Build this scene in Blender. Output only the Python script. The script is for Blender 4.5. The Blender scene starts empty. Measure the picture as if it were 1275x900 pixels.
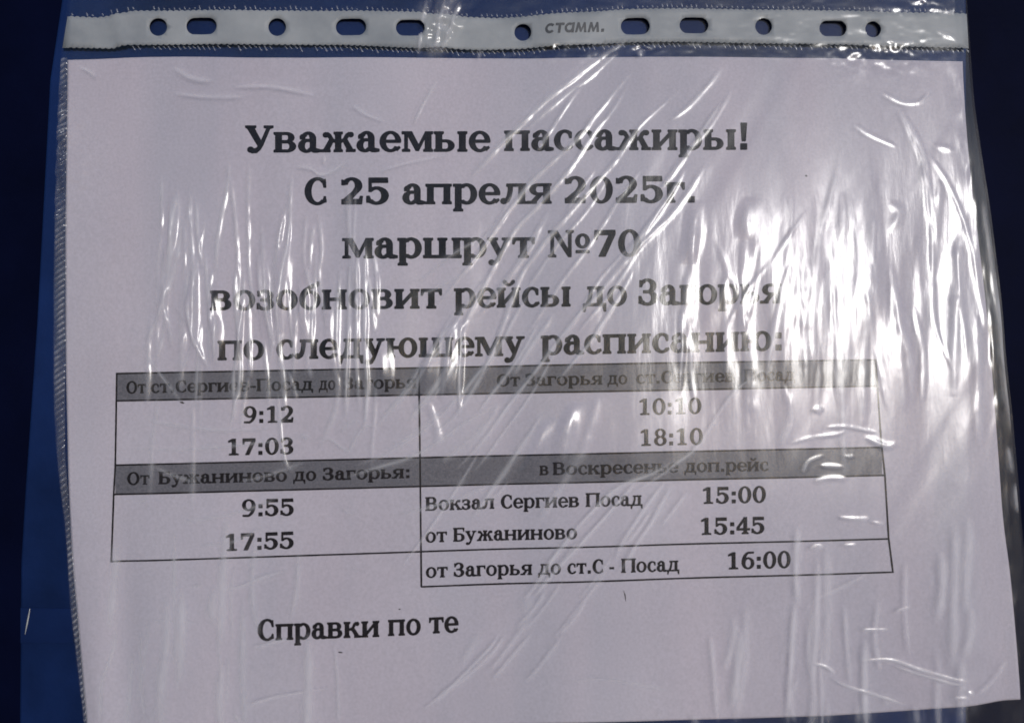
import bpy, math, random
import numpy as np
from mathutils import Vector, Matrix
from mathutils.geometry import delaunay_2d_cdt

random.seed(7)
rng = np.random.default_rng(7)
C = bpy.context.scene.collection

# ------------------------------------------------------------------ camera
F, D, PITCH = 1000.0, 0.262, math.radians(2.6)     # focal length in photo pixels, metres to the wall
H0 = 1.55                                           # height of the camera above the ground
cam = bpy.data.cameras.new('camera')
cam.sensor_width = 36.0
cam.lens = 36.0 * F / 1275.0
cam.clip_start = 0.01
cam.clip_end = 500
cam.dof.use_dof = True
cam.dof.focus_distance = 0.278
cam.dof.aperture_fstop = 6.3
camo = bpy.data.objects.new('camera', cam)
camo.location = (0, -D, H0)
camo.rotation_euler = (math.radians(90) + PITCH, 0, 0)
C.objects.link(camo)
bpy.context.scene.camera = camo

# ------------------------------------------------------------------ light
MIR = (1035.0, 376.0)                                # where flat film would mirror the sun
cp, sp = math.cos(PITCH), math.sin(PITCH)
def ray(x, y):
    a, b = (x - 637.5) / F, (450.0 - y) / F
    return np.array([a, cp - b * sp, sp + b * cp])
rs = ray(*MIR)
to_sun = Vector((rs[0], -rs[1], rs[2])).normalized()
SUN_EL = math.asin(to_sun.z)
SUN_AZ = math.atan2(to_sun.x, to_sun.y)
world = bpy.data.worlds.new('World')
bpy.context.scene.world = world
world.use_nodes = True
wn = world.node_tree.nodes
wn.clear()
wo = wn.new('ShaderNodeOutputWorld')
bg = wn.new('ShaderNodeBackground')
sky = wn.new('ShaderNodeTexSky')
sky.sky_type = 'NISHITA'
sky.sun_disc = False
sky.sun_elevation = SUN_EL
sky.sun_rotation = SUN_AZ
sky.air_density = 1.0
sky.dust_density = 0.6
sky.ozone_density = 4.0
bg.inputs['Strength'].default_value = 0.09
world.node_tree.links.new(sky.outputs[0], bg.inputs[0])
world.node_tree.links.new(bg.outputs[0], wo.inputs[0])
sun = bpy.data.lights.new('sun', 'SUN')
sun.energy = 1.85
sun.angle = math.radians(10)
sun.color = (1.0, 0.97, 0.95)
suno = bpy.data.objects.new('sun', sun)
suno.rotation_euler = to_sun.to_track_quat('Z', 'Y').to_euler()
suno.location = (0, 0, 3)
C.objects.link(suno)
vs = bpy.context.scene.view_settings
vs.view_transform = 'Standard'
vs.look = 'None'
vs.exposure = 0.09
vs.gamma = 1.0
vs.use_curve_mapping = False

# ------------------------------------------------------------------ helpers
def px(x, y, depth):
    """Points on the vertical plane `depth` metres in front of the wall that the photo shows at pixel (x, y)."""
    x = np.asarray(x, float); y = np.asarray(y, float)
    a, b = (x - 637.5) / F, (450.0 - y) / F
    dy = cp - b * sp
    t = (D - depth) / dy
    return a * t, H0 + (sp + b * cp) * t

def lerp(tab, t):
    xs = [p[0] for p in tab]; ys = [p[1] for p in tab]
    return np.interp(t, xs, ys)

def smooth(tab, t, k=0.5):
    """Interpolated table, softened a little so that edges bend instead of kinking."""
    t = np.asarray(t, float)
    span = (tab[-1][0] - tab[0][0]) * 0.03 * k
    s = 0
    for d in (-2, -1, 0, 1, 2):
        s = s + lerp(tab, t + d * span)
    return s / 5

def props(o, label=None, cat=None, group=None, kind=None):
    if label: o['label'] = label
    if cat: o['category'] = cat
    if group: o['group'] = group
    if kind: o['kind'] = kind
    return o

def mesh_obj(name, verts, faces, mat, parent=None, smooth_shade=False):
    me = bpy.data.meshes.new(name)
    v = np.asarray(verts, np.float32).reshape(-1, 3)
    f = np.asarray(faces, np.int32)
    me.vertices.add(len(v)); me.vertices.foreach_set('co', v.ravel())
    n, k = f.shape
    me.loops.add(n * k); me.loops.foreach_set('vertex_index', f.ravel())
    me.polygons.add(n)
    me.polygons.foreach_set('loop_start', np.arange(0, n * k, k, dtype=np.int32))
    me.polygons.foreach_set('loop_total', np.full(n, k, np.int32))
    if smooth_shade:
        me.polygons.foreach_set('use_smooth', np.ones(n, bool))
    me.update(calc_edges=True)
    me.validate()
    me.materials.append(mat)
    o = bpy.data.objects.new(name, me)
    C.objects.link(o)
    if parent: o.parent = parent
    return o

def grid_faces(nu, nv, keep=None):
    i = np.arange(nv - 1)[:, None] * nu + np.arange(nu - 1)[None, :]
    q = np.stack([i, i + nu, i + nu + 1, i + 1], -1)   # rows run downwards: this order faces the camera (-Y)
    q = q.reshape(-1, 4)
    if keep is not None:
        q = q[keep.reshape(-1)]
    return q

def value_noise(x, y, sx, sy, seed, octaves=1, ridged=False):
    """Smooth lattice noise in -1..1, x and y in pixels, sx and sy the size of its cells."""
    out = np.zeros(np.broadcast(x, y).shape); amp = 1.0; tot = 0
    for o in range(octaves):
        r = np.random.default_rng(seed + o * 101)
        tab = r.uniform(-1, 1, (256, 256))
        gx, gy = x / sx * 2 ** o + 17.3, y / sy * 2 ** o + 9.1
        ix, iy = np.floor(gx).astype(int), np.floor(gy).astype(int)
        fx, fy = gx - ix, gy - iy
        fx = fx * fx * fx * (fx * (fx * 6 - 15) + 10); fy = fy * fy * fy * (fy * (fy * 6 - 15) + 10)
        a = tab[iy % 256, ix % 256]; b = tab[iy % 256, (ix + 1) % 256]
        c = tab[(iy + 1) % 256, ix % 256]; d = tab[(iy + 1) % 256, (ix + 1) % 256]
        n = (a * (1 - fx) + b * fx) * (1 - fy) + (c * (1 - fx) + d * fx) * fy
        if ridged: n = 1 - 2 * np.abs(n)
        out += n * amp; tot += amp; amp *= 0.5
    return out / tot

# ------------------------------------------------------------------ materials
def new_mat(name):
    m = bpy.data.materials.new(name); m.use_nodes = True
    nt = m.node_tree; nt.nodes.clear()
    out = nt.nodes.new('ShaderNodeOutputMaterial')
    return m, nt, out

def node(nt, kind, **kw):
    n = nt.nodes.new(kind)
    for k, v in kw.items():
        if k.startswith('_'): setattr(n, k[1:], v)
        else: n.inputs[k.replace('__', ' ')].default_value = v
    return n

def surface_mat(name, c1, c2, scale, rough=0.5, bump=0.1, spec=0.5, detail=6, stretch=(1, 1, 1), bump_scale=None, dist=0.0002):
    m, nt, out = new_mat(name)
    L = nt.links.new
    tc = node(nt, 'ShaderNodeTexCoord')
    mp = node(nt, 'ShaderNodeMapping'); mp.inputs['Scale'].default_value = stretch
    L(tc.outputs['Object'], mp.inputs['Vector'])
    n1 = node(nt, 'ShaderNodeTexNoise', Scale=scale, Detail=detail, Roughness=0.6)
    L(mp.outputs[0], n1.inputs['Vector'])
    cr = node(nt, 'ShaderNodeValToRGB')
    cr.color_ramp.elements[0].position = 0.3; cr.color_ramp.elements[0].color = (*c1, 1)
    cr.color_ramp.elements[1].position = 0.7; cr.color_ramp.elements[1].color = (*c2, 1)
    L(n1.outputs[0], cr.inputs[0])
    n2 = node(nt, 'ShaderNodeTexNoise', Scale=bump_scale or scale * 4, Detail=4)
    L(mp.outputs[0], n2.inputs['Vector'])
    bp = node(nt, 'ShaderNodeBump', Strength=bump, Distance=dist)
    L(n2.outputs[0], bp.inputs['Height'])
    b = node(nt, 'ShaderNodeBsdfPrincipled', Roughness=rough)
    b.inputs['Specular IOR Level'].default_value = spec
    L(cr.outputs[0], b.inputs['Base Color']); L(bp.outputs[0], b.inputs['Normal'])
    L(b.outputs[0], out.inputs[0])
    return m

M_wall = surface_mat('navy_painted_wall', (.0012, .0022, .012), (.0022, .0038, .021), 30, rough=.6, bump=.35, spec=.03, bump_scale=500)
M_board = surface_mat('blue_board_paint', (.0026, .010, .044), (.0085, .027, .118), 16, rough=.5, bump=.3, spec=.12, bump_scale=700)
M_strip = surface_mat('white_strip_plastic', (.27, .285, .31), (.40, .41, .43), 60, rough=.5, bump=.15, spec=.25, bump_scale=900)
M_ink = surface_mat('black_toner', (.006, .0045, .006), (.018, .014, .018), 900, rough=.8, bump=.1, spec=.08)
M_grey = surface_mat('grey_toner_fill', (.106, .102, .122), (.178, .170, .198), 1500, rough=.7, bump=.1, spec=.3, detail=3)
M_embossed = surface_mat('dark_embossed_lettering', (.03, .03, .035), (.07, .07, .075), 800, rough=.5)
M_mark = surface_mat('dark_fibre', (.03, .025, .03), (.06, .05, .05), 300, rough=.8)

def paper_mat():
    m, nt, out = new_mat('white_copy_paper')
    L = nt.links.new
    tc = node(nt, 'ShaderNodeTexCoord')
    big = node(nt, 'ShaderNodeTexNoise', Scale=14, Detail=4)
    L(tc.outputs['Object'], big.inputs['Vector'])
    fine = node(nt, 'ShaderNodeTexNoise', Scale=1100, Detail=3, Roughness=.7)
    L(tc.outputs['Object'], fine.inputs['Vector'])
    cr = node(nt, 'ShaderNodeValToRGB')
    cr.color_ramp.elements[0].position = .3; cr.color_ramp.elements[0].color = (.56, .51, .58, 1)
    cr.color_ramp.elements[1].position = .7; cr.color_ramp.elements[1].color = (.63, .58, .65, 1)
    L(big.outputs[0], cr.inputs[0])
    cf = node(nt, 'ShaderNodeValToRGB')
    cf.color_ramp.elements[0].position = .32; cf.color_ramp.elements[0].color = (.86, .86, .86, 1)
    cf.color_ramp.elements[1].position = .68; cf.color_ramp.elements[1].color = (1, 1, 1, 1)
    L(fine.outputs[0], cf.inputs[0])
    mp2 = node(nt, 'ShaderNodeMapping'); mp2.inputs['Scale'].default_value = (1, 1, .12)
    L(tc.outputs['Object'], mp2.inputs['Vector'])
    bandn = node(nt, 'ShaderNodeTexNoise', Scale=38, Detail=3)
    L(mp2.outputs[0], bandn.inputs['Vector'])
    cb = node(nt, 'ShaderNodeValToRGB')
    cb.color_ramp.elements[0].position = .35; cb.color_ramp.elements[0].color = (.90, .925, .95, 1)
    cb.color_ramp.elements[1].position = .65; cb.color_ramp.elements[1].color = (1, .985, 1, 1)
    L(bandn.outputs[0], cb.inputs[0])
    m0 = node(nt, 'ShaderNodeMixRGB', _blend_type='MULTIPLY', Fac=1.0)
    L(cr.outputs[0], m0.inputs['Color1']); L(cb.outputs[0], m0.inputs['Color2'])
    mx = node(nt, 'ShaderNodeMixRGB', _blend_type='MULTIPLY', Fac=1.0)
    L(m0.outputs[0], mx.inputs['Color1']); L(cf.outputs[0], mx.inputs['Color2'])
    bp = node(nt, 'ShaderNodeBump', Strength=.25, Distance=.0001)
    L(fine.outputs[0], bp.inputs['Height'])
    b = node(nt, 'ShaderNodeBsdfPrincipled', Roughness=.8)
    b.inputs['Specular IOR Level'].default_value = .25
    L(mx.outputs[0], b.inputs['Base Color']); L(bp.outputs[0], b.inputs['Normal'])
    L(b.outputs[0], out.inputs[0])
    return m
M_paper = paper_mat()

def film_mat(name, haze, rough, ior=1.55, crease=True, ch=None, fmax=.072, tint=(1, 1, 1), bump=.35, haze_col=(.93, .91, .96)):
    """Thin clear plastic: light passes straight through, both faces mirror, creases whiten, part crazing and part painted glare."""
    m, nt, out = new_mat(name)
    L = nt.links.new
    tc = node(nt, 'ShaderNodeTexCoord')
    n1 = node(nt, 'ShaderNodeTexNoise', Scale=260, Detail=5)
    mp = node(nt, 'ShaderNodeMapping'); mp.inputs['Scale'].default_value = (1, 1, .22)
    L(tc.outputs['Object'], mp.inputs['Vector']); L(mp.outputs[0], n1.inputs['Vector'])
    bp = node(nt, 'ShaderNodeBump', Strength=bump, Distance=.0003)
    L(n1.outputs[0], bp.inputs['Height'])
    gl = node(nt, 'ShaderNodeBsdfGlossy', Roughness=rough)
    L(bp.outputs[0], gl.inputs['Normal'])
    tr = node(nt, 'ShaderNodeBsdfTransparent', Color=(*tint, 1))
    df = node(nt, 'ShaderNodeBsdfDiffuse', Color=(*haze_col, 1))
    tl = node(nt, 'ShaderNodeBsdfTranslucent', Color=(*haze_col, 1))
    sc = node(nt, 'ShaderNodeMixShader'); sc.inputs[0].default_value = .25
    L(df.outputs[0], sc.inputs[1]); L(tl.outputs[0], sc.inputs[2])
    hz = node(nt, 'ShaderNodeMixShader')
    L(tr.outputs[0], hz.inputs[1]); L(sc.outputs[0], hz.inputs[2])
    if crease:
        at = node(nt, 'ShaderNodeAttribute', _attribute_name='crease')
        mh = node(nt, 'ShaderNodeMath', _operation='MULTIPLY_ADD')
        mh.inputs[1].default_value = CREASE_GLARE_HAZE if ch is None else ch; mh.inputs[2].default_value = haze
        L(at.outputs['Fac'], mh.inputs[0]); L(mh.outputs[0], hz.inputs[0])
        mr = node(nt, 'ShaderNodeMath', _operation='MULTIPLY_ADD')
        mr.inputs[1].default_value = CREASE_ROUGH; mr.inputs[2].default_value = rough
        L(at.outputs['Fac'], mr.inputs[0]); L(mr.outputs[0], gl.inputs['Roughness'])
    else:
        hz.inputs[0].default_value = haze
    fr = node(nt, 'ShaderNodeFresnel', IOR=ior)
    fc = node(nt, 'ShaderNodeMath', _operation='MINIMUM'); fc.inputs[1].default_value = fmax
    L(fr.outputs[0], fc.inputs[0])
    fin = node(nt, 'ShaderNodeMixShader')
    gb = node(nt, 'ShaderNodeBsdfGlossy', Roughness=.45)
    L(bp.outputs[0], gb.inputs['Normal'])
    gm = node(nt, 'ShaderNodeMixShader'); gm.inputs[0].default_value = .12
    if crease:
        mc = node(nt, 'ShaderNodeMath', _operation='MULTIPLY_ADD')
        mc.inputs[1].default_value = .45; mc.inputs[2].default_value = .12
        L(at.outputs['Fac'], mc.inputs[0]); L(mc.outputs[0], gm.inputs[0])
    L(gl.outputs[0], gm.inputs[1]); L(gb.outputs[0], gm.inputs[2])
    L(fc.outputs[0], fin.inputs[0]); L(hz.outputs[0], fin.inputs[1]); L(gm.outputs[0], fin.inputs[2])
    L(fin.outputs[0], out.inputs[0])
    return m
CREASE_GLARE_HAZE, CREASE_ROUGH = 0.36, 0.0  # white haze on creases: some crazing, mostly soft glare painted in
M_film = film_mat('clear_sleeve_film', .006, .19)
M_back = film_mat('clear_sleeve_back_film', .005, .3, crease=False, fmax=.012)
M_weld = film_mat('milky_welded_plastic', .05, .18, bump=.4, ch=.34)
M_tick = film_mat('milky_weld_tick', .26, .25, crease=False)

# ------------------------------------------------------------------ the wall and the board behind the sleeve
BOARD = 0.002
def slab(name, outline, y_back, y_front, mat, bevel=0.0, parent=None):
    """A flat panel from an outline in metres (x, z), with thickness and a soft edge."""
    import bmesh
    bm = bmesh.new()
    f = bm.faces.new([bm.verts.new((x, y_front, z)) for x, z in outline])
    f.normal_update()
    if f.normal.y > 0: f.normal_flip()
    r = bmesh.ops.extrude_face_region(bm, geom=[f])
    for v in r['geom']:
        if isinstance(v, bmesh.types.BMVert): v.co.y = y_back
    bmesh.ops.recalc_face_normals(bm, faces=bm.faces)
    me = bpy.data.meshes.new(name); bm.to_mesh(me); bm.free()
    me.materials.append(mat)
    o = bpy.data.objects.new(name, me); C.objects.link(o)
    if bevel:
        b = o.modifiers.new('soft edge', 'BEVEL'); b.width = bevel; b.segments = 3; b.limit_method = 'ANGLE'
    if parent: o.parent = parent
    return o

wall = slab('wall', [(-1.6, H0 - 1.5), (1.6, H0 - 1.5), (1.6, H0 + 1.1), (-1.6, H0 + 1.1)], 0.05, 0.0, M_wall)
props(wall, kind='structure')
ground_mat = surface_mat('worn_asphalt', (.04, .04, .042), (.07, .068, .066), 12, rough=.9, bump=.5, dist=.004)
gv = [(-60, -60, 0), (60, -60, 0), (60, 60, 0), (-60, 60, 0)]
ground = mesh_obj('ground', gv, [(0, 1, 2, 3)], ground_mat)
props(ground, kind='structure')

left = [(-60, 92), (0, 76), (100, 61), (250, 53), (400, 45), (600, 31), (700, 25), (960, 23)]
ol = [px(x, y, BOARD) for y, x in left]
orr = [px(1204, y, BOARD) for y in (960, 600, 300, -60)]
board = slab('backing_board', [(float(a), float(b)) for a, b in ol + orr], -0.0002, -BOARD, M_board, bevel=.0017)
props(board, 'bright blue painted board behind the plastic sleeve, on the darker navy wall', 'board')
# a raised ridge on the board's left side, its glint painted in as pale colour
nk = []
for i in range(9):
    t = i / 8
    w = .0004 * math.sin(math.pi * t) + .00005
    x, z = px(38 - 6 * t, 757 + 32 * t, BOARD)
    nk += [(float(x) - w, -BOARD - .00005, float(z)), (float(x), -BOARD - .0005, float(z)), (float(x) + w, -BOARD - .00005, float(z))]
nf = []
for i in range(8):
    for k in (0, 1):
        a = i * 3 + k; nf.append((a, a + 3, a + 4, a + 1))
glint_ridge_mat = surface_mat('pale_glint_colour', (.35, .36, .36), (.5, .5, .48), 200, rough=.35)
props(mesh_obj('glint_ridge', nk, nf, glint_ridge_mat, board, True), 'pale ridge on the left edge with a painted glint')
xa, za = px([26, 92, 92, 26], [756, 757, 800, 800], BOARD)
patch_mat = surface_mat('darker_blue_patch', (.0026, .009, .042), (.0055, .018, .080), 30, rough=.5, spec=.12)
slab('inset_patch', [(float(a), float(b)) for a, b in zip(xa, za)], -BOARD + .0003, -BOARD - .0003, patch_mat, bevel=.0001, parent=board)

# ------------------------------------------------------------------ paper sheet
PD = 0.0032
P_L = [(0, 85), (.08, 84), (.25, 81.5), (.45, 81), (.62, 84), (.75, 90), (.84, 98), (.93, 105), (1, 110)]
P_R = [(0, 1198), (.1, 1203), (.19, 1210), (.28, 1219), (.4, 1230), (.52, 1238), (.63, 1245), (.72, 1250), (.8, 1259), (.9, 1266), (1, 1272)]
P_T = [(0, 76), (.1, 72), (.3, 72), (.5, 74), (.68, 71), (.85, 73), (1, 77)]
P_B = [(0, 914), (.4, 904), (.52, 899), (.68, 895), (.82, 889), (.91, 882), (.97, 875), (1, 869)]
def paper_h(x, y):
    """How far the paper stands off its plane, in metres, at photo pixel (x, y)."""
    h = 0.00060 * value_noise(x, y, 130, 900, 3) + 0.00010 * value_noise(x, y, 45, 500, 5)
    h = h + 0.00030 * value_noise(x, y, 320, 260, 8)
    h = h + 0.0016 * np.exp(-((x - (95 + (y - 600) * .12)) / 30) ** 2) * np.clip((y - 560) / 300, 0, 1) ** 1.3
    h = h - 0.0010 * np.exp(-((x - (150 + (y - 600) * .02)) / 22) ** 2) * np.clip((y - 600) / 300, 0, 1)
    h = h + 0.0008 * np.exp(-((x - 1205) / 28) ** 2) * np.clip((y - 300) / 300, 0, 1)
    h = h - 0.0004 * np.exp(-((x - 1250) / 14) ** 2) * np.clip((y - 500) / 300, 0, 1)
    return h
def on_paper(x, y, off):
    x = np.asarray(x, float); y = np.asarray(y, float)
    X, Z = px(x, y, PD)
    return np.stack([X, -(PD + paper_h(x, y) + off), Z], -1)
nu, nv = 421, 301
U, V = np.meshgrid(np.linspace(0, 1, nu), np.linspace(0, 1, nv))
PX = smooth(P_L, V) * (1 - U) + smooth(P_R, V) * U
PY = smooth(P_T, U) * (1 - V) + smooth(P_B, U) * V
sheet = mesh_obj('notice_sheet', on_paper(PX, PY, 0), grid_faces(nu, nv), M_paper, None, True)
sol = sheet.modifiers.new('thickness', 'SOLIDIFY'); sol.thickness = .00012; sol.offset = -1
props(sheet, 'white paper timetable notice with black Cyrillic print and a ruled table, inside the sleeve', 'notice')

# ------------------------------------------------------------------ a bold serif letter set, drawn as overlapping shapes
XH, CH = 500, 672
S, T = 128, 50
class G:
    def __init__(s, adv): s.p = []; s.adv = adv
    def R(s, x0, y0, x1, y1): s.p.append([(x0, y0), (x1, y0), (x1, y1), (x0, y1)]); return s
    def P(s, *pts): s.p.append(list(pts)); return s
    def arc(s, cx, cy, rx, ry, ix, iy, a0, a1, n=22, dx=0, dy=0):
        """Part of a ring: outer ellipse rx, ry; inner ellipse ix, iy shifted by dx, dy."""
        pr = None
        n = max(4, int(n * abs(a1 - a0) / 360) + 3)
        for i in range(n + 1):
            a = math.radians(a0 + (a1 - a0) * i / n)
            q = ((cx + rx * math.cos(a), cy + ry * math.sin(a)), (cx + dx + ix * math.cos(a), cy + dy + iy * math.sin(a)))
            if pr: s.p.append([pr[0], q[0], q[1], pr[1]])
            pr = q
        return s
    def ring(s, cx, cy, rx, ry, w, t): return s.arc(cx, cy, rx, ry, rx - w, ry - t, 0, 360, 36)
    def disc(s, cx, cy, r, ry=None):
        ry = ry or r
        s.p.append([(cx + r * math.cos(a * math.pi / 7), cy + ry * math.sin(a * math.pi / 7)) for a in range(14)]); return s
    def st(s, pts):
        """Stroke through (x, y, width) points."""
        n = len(pts); L, Rr = [], []
        for i in range(n):
            a = pts[max(0, i - 1)]; b = pts[min(n - 1, i + 1)]
            d = math.hypot(b[0] - a[0], b[1] - a[1]) or 1
            nx, ny = -(b[1] - a[1]) / d, (b[0] - a[0]) / d
            w = pts[i][2] / 2
            L.append((pts[i][0] + nx * w, pts[i][1] + ny * w)); Rr.append((pts[i][0] - nx * w, pts[i][1] - ny * w))
        for i in range(n - 1): s.p.append([L[i], L[i + 1], Rr[i + 1], Rr[i]])
        return s
    def ser(s, x0, x1, y, up=1, e=38, t=46):
        """Slab serif under (up=1) or over (up=-1) a stem x0..x1 at height y."""
        s.P((x0 - e, y), (x1 + e, y), (x1 + e, y + up * t * .75), (x1, y + up * t * 1.35), (x0, y + up * t * 1.35), (x0 - e, y + up * t * .75)); return s
    def stem(s, x0, y0=0, y1=XH, w=S, bot=1, top=1, e=38):
        s.R(x0, y0, x0 + w, y1)
        if bot: s.ser(x0, x0 + w, y0, 1, e)
        if top: s.ser(x0, x0 + w, y1, -1, e)
        return s
    def bowl(s, xl, y0, y1, xm, xr, w, t, side=1):
        """A D-shape: bars from xl to xm, then a half ring out to xr (side=-1 opens the other way)."""
        s.R(min(xl, xm), y1 - t, max(xl, xm), y1); s.R(min(xl, xm), y0, max(xl, xm), y0 + t)
        a0, a1 = (-90, 90) if side > 0 else (90, 270)
        ry = (y1 - y0) / 2; rx = abs(xr - xm)
        s.arc(xm, (y0 + y1) / 2, rx, ry, rx - w, ry - t, a0, a1, 30); return s

GL = {}
def g(ch, adv):
    GL[ch] = G(adv); return GL[ch]
def tri_bar_serif(q, x, y, d, h=120, w=60):   # the drop serif at the end of a bar
    q.P((x, y), (x, y - h), (x - d * 26, y - h), (x - d * w, y - 44), (x - d * w, y)); return q

# lower case
g('о', 560).ring(280, 250, 248, 262, 118, 48)
q = g('с', 480); q.arc(270, 250, 240, 262, 122, 212, 50, 318, 34, dx=8); q.P((424, 452), (424, 318), (386, 318), (352, 430)); q.P((440, 118), (456, 82), (400, 26), (350, 50), (390, 100))
q = g('е', 510); q.arc(262, 250, 236, 262, 122, 214, 0, 322, 34, dx=6); q.R(110, 232, 490, 282); q.P((370, 250), (498, 250), (492, 282), (380, 290)); q.P((462, 118), (482, 88), (420, 20), (380, 44), (410, 96))
q = g('а', 530)
q.R(295, 60, 415, 350); q.arc(248, 345, 167, 167, 50, 117, 0, 150, 26, dx=-8); q.P((66, 338), (170, 338), (156, 400), (122, 440), (82, 420), (62, 380)); q.disc(118, 392, 56)
q.arc(205, 155, 180, 167, 66, 117, 90, 300, 30, dx=16); q.R(200, 272, 300, 322); q.P((250, 2), (300, 60), (300, 110), (230, 46)); q.P((415, 80), (415, 48), (530, 48), (530, 4), (450, -12), (360, -8), (300, 40), (295, 100))
q = g('п', 640); q.stem(60, e=36).stem(440, w=S, e=36); q.R(150, 440, 480, 500); q.R(30, 452, 600, 500)
q = g('н', 640); q.stem(60).stem(440); q.R(160, 226, 470, 284)
q = g('и', 640); q.stem(60).stem(440); q.P((180, 40), (450, 360), (450, 460), (180, 140))
GL['й'] = G(640); GL['й'].p = list(GL['и'].p); GL['й'].arc(320, 700, 132, 130, 66, 82, 195, 345, 22); GL['й'].disc(212, 672, 38).disc(428, 672, 38)
q = g('ш', 900); q.stem(60, bot=0).stem(386, bot=0).stem(712, bot=0); q.R(22, 0, 878, 54)
q = g('щ', 920); q.stem(60, bot=0).stem(386, bot=0).stem(712, bot=0); q.R(22, 0, 900, 54); q.P((820, 54), (905, 54), (905, -150), (862, -150), (820, 0))
q = g('т', 530); q.stem(200, top=0, e=44); q.R(30, 446, 500, 500); tri_bar_serif(q, 22, 500, -1, 150, 70); tri_bar_serif(q, 508, 500, 1, 150, 70)
q = g('г', 460); q.stem(60, top=0); q.R(22, 446, 430, 500); tri_bar_serif(q, 436, 500, 1, 165, 76)
q = g('р', 580); q.stem(60, -190, 470, bot=1, top=0); q.P((14, 500), (188, 500), (188, 452), (14, 452)); q.P((60, 440), (188, 440), (188, 500), (60, 480)); q.arc(320, 250, 226, 262, 108, 210, -128, 128, 34, dx=-6); q.P((188, 400), (188, 470), (240, 500), (300, 512), (300, 462), (230, 440)); q.P((188, 20), (300, -12), (320, 42), (188, 90))
q = g('в', 560); q.stem(60); q.bowl(150, 245, 500, 310, 478, 120, 46); q.bowl(150, 0, 282, 320, 516, 128, 46)
q = g('ь', 540); q.stem(60); q.bowl(150, 0, 290, 300, 500, 126, 46)
q = g('ы', 800); q.stem(60); q.bowl(150, 0, 290, 290, 474, 124, 46); q.stem(600)
q = g('б', 560); q.ring(280, 235, 248, 247, 118, 48); q.arc(300, 262, 270, 330, 150, 262, 100, 195, 26); q.st([(245, 560, 70), (330, 606, 90), (420, 622, 84), (470, 662, 60), (482, 720, 34)])
q = g('з', 470); q.arc(215, 366, 196, 146, 78, 102, -90, 140, 26, dx=-4); q.arc(212, 138, 218, 150, 90, 106, -140, 90, 28, dx=-4); q.R(120, 230, 250, 284); q.P((46, 488), (46, 360), (86, 360), (130, 470)); q.P((30, 20), (30, 160), (72, 160), (130, 30))
q = g('л', 620); q.stem(430, top=0); q.R(150, 448, 590, 500); q.st([(232, 480, 92), (228, 330, 88), (205, 190, 90), (165, 90, 96), (110, 50, 92), (62, 44, 84)]); q.disc(78, 62, 66)
q = g('д', 640); q.P((400, 46), (524, 46), (524, 500), (400, 500)); q.R(140, 450, 565, 500); q.st([(228, 480, 74), (222, 320, 74), (190, 160, 80), (130, 30, 84)]); q.R(30, 0, 620, 52); q.P((30, 52), (30, -150), (72, -150), (112, 0)); q.P((620, 52), (620, -150), (578, -150), (538, 0))
q = g('у', 560); q.P((30, 500), (160, 500), (330, 110), (262, 0)); q.st([(440, 480, 58), (310, 120, 62), (250, -40, 66), (190, -130, 76), (110, -150, 84)]); q.disc(96, -128, 60); q.ser(60, 180, 500, -1, 50); q.ser(400, 470, 500, -1, 60)
q = g('м', 740); q.stem(554, w=128, top=0); q.R(554, 454, 720, 500); q.R(84, 0, 140, 480); q.ser(84, 140, 0, 1, 56); q.R(24, 454, 200, 500); q.P((110, 500), (240, 500), (400, 150), (340, 20)); q.P((340, 20), (400, 20), (600, 480), (560, 500)); 
q = g('ж', 820); q.R(350, 0, 470, 500); q.ser(350, 470, 0, 1, 34); q.ser(350, 470, 500, -1, 34)
for d in (-1, 1):
    f = lambda x, d=d: 410 + d * x
    q.st([(f(40), 258, 60), (f(140), 300, 64), (f(210), 420, 80), (f(268), 456, 88)]); q.disc(f(292), 436, 56)
    q.P((f(110), 280), (f(190), 330), (f(345), 30), (f(225), 30)); q.R(min(f(190), f(390)), 0, max(f(190), f(390)), 46)
q = g('к', 600); q.stem(60); q.R(180, 236, 260, 286); q.st([(230, 262, 60), (320, 300, 62), (380, 420, 76), (440, 458, 86)]); q.disc(474, 440, 56); q.P((260, 280), (350, 322), (540, 30), (410, 30)); q.R(380, 0, 592, 46)
q = g('я', 580); q.stem(380); q.bowl(440, 215, 500, 250, 60, 122, 46, side=-1); q.P((250, 240), (360, 250), (185, 20), (75, 20)); q.R(0, 0, 210, 46)
q = g('ю', 840); q.stem(60); q.R(170, 226, 380, 284); q.ring(570, 250, 226, 262, 108, 48)
# capitals
q = g('О', 740); q.ring(370, 336, 330, 350, 140, 50)
q = g('С', 620); q.arc(345, 336, 305, 350, 168, 298, 52, 308, 40, dx=10); q.P((545, 640), (560, 440), (512, 440), (470, 590), (500, 620)); q.P((552, 190), (568, 60), (470, 30), (500, 90), (518, 190))
q = g('У', 640); q.P((30, 660), (180, 660), (400, 190), (330, 90)); q.st([(540, 640, 62), (372, 200, 70), (310, 90, 80), (240, 30, 96), (150, 26, 100)]); q.disc(122, 58, 66); q.ser(60, 190, CH, -1, 50); q.ser(500, 570, CH, -1, 66)
q = g('З', 560); q.arc(250, 500, 230, 184, 92, 134, -90, 140, 28, dx=-4); q.arc(250, 182, 262, 196, 116, 144, -140, 90, 30, dx=-4); q.R(150, 318, 290, 372); q.P((50, 650), (50, 480), (98, 480), (160, 620)); q.P((28, 40), (28, 220), (80, 220), (150, 50))
q = g('Б', 610); q.stem(60, y1=CH, w=140); q.R(190, 618, 540, CH); tri_bar_serif(q, 546, CH, 1, 180, 76); q.bowl(180, 0, 390, 340, 566, 142, 50)
q = g('В', 640); q.stem(60, y1=CH, w=140); q.bowl(180, 330, CH, 350, 546, 136, 50); q.bowl(180, 0, 372, 360, 590, 144, 50)
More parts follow.
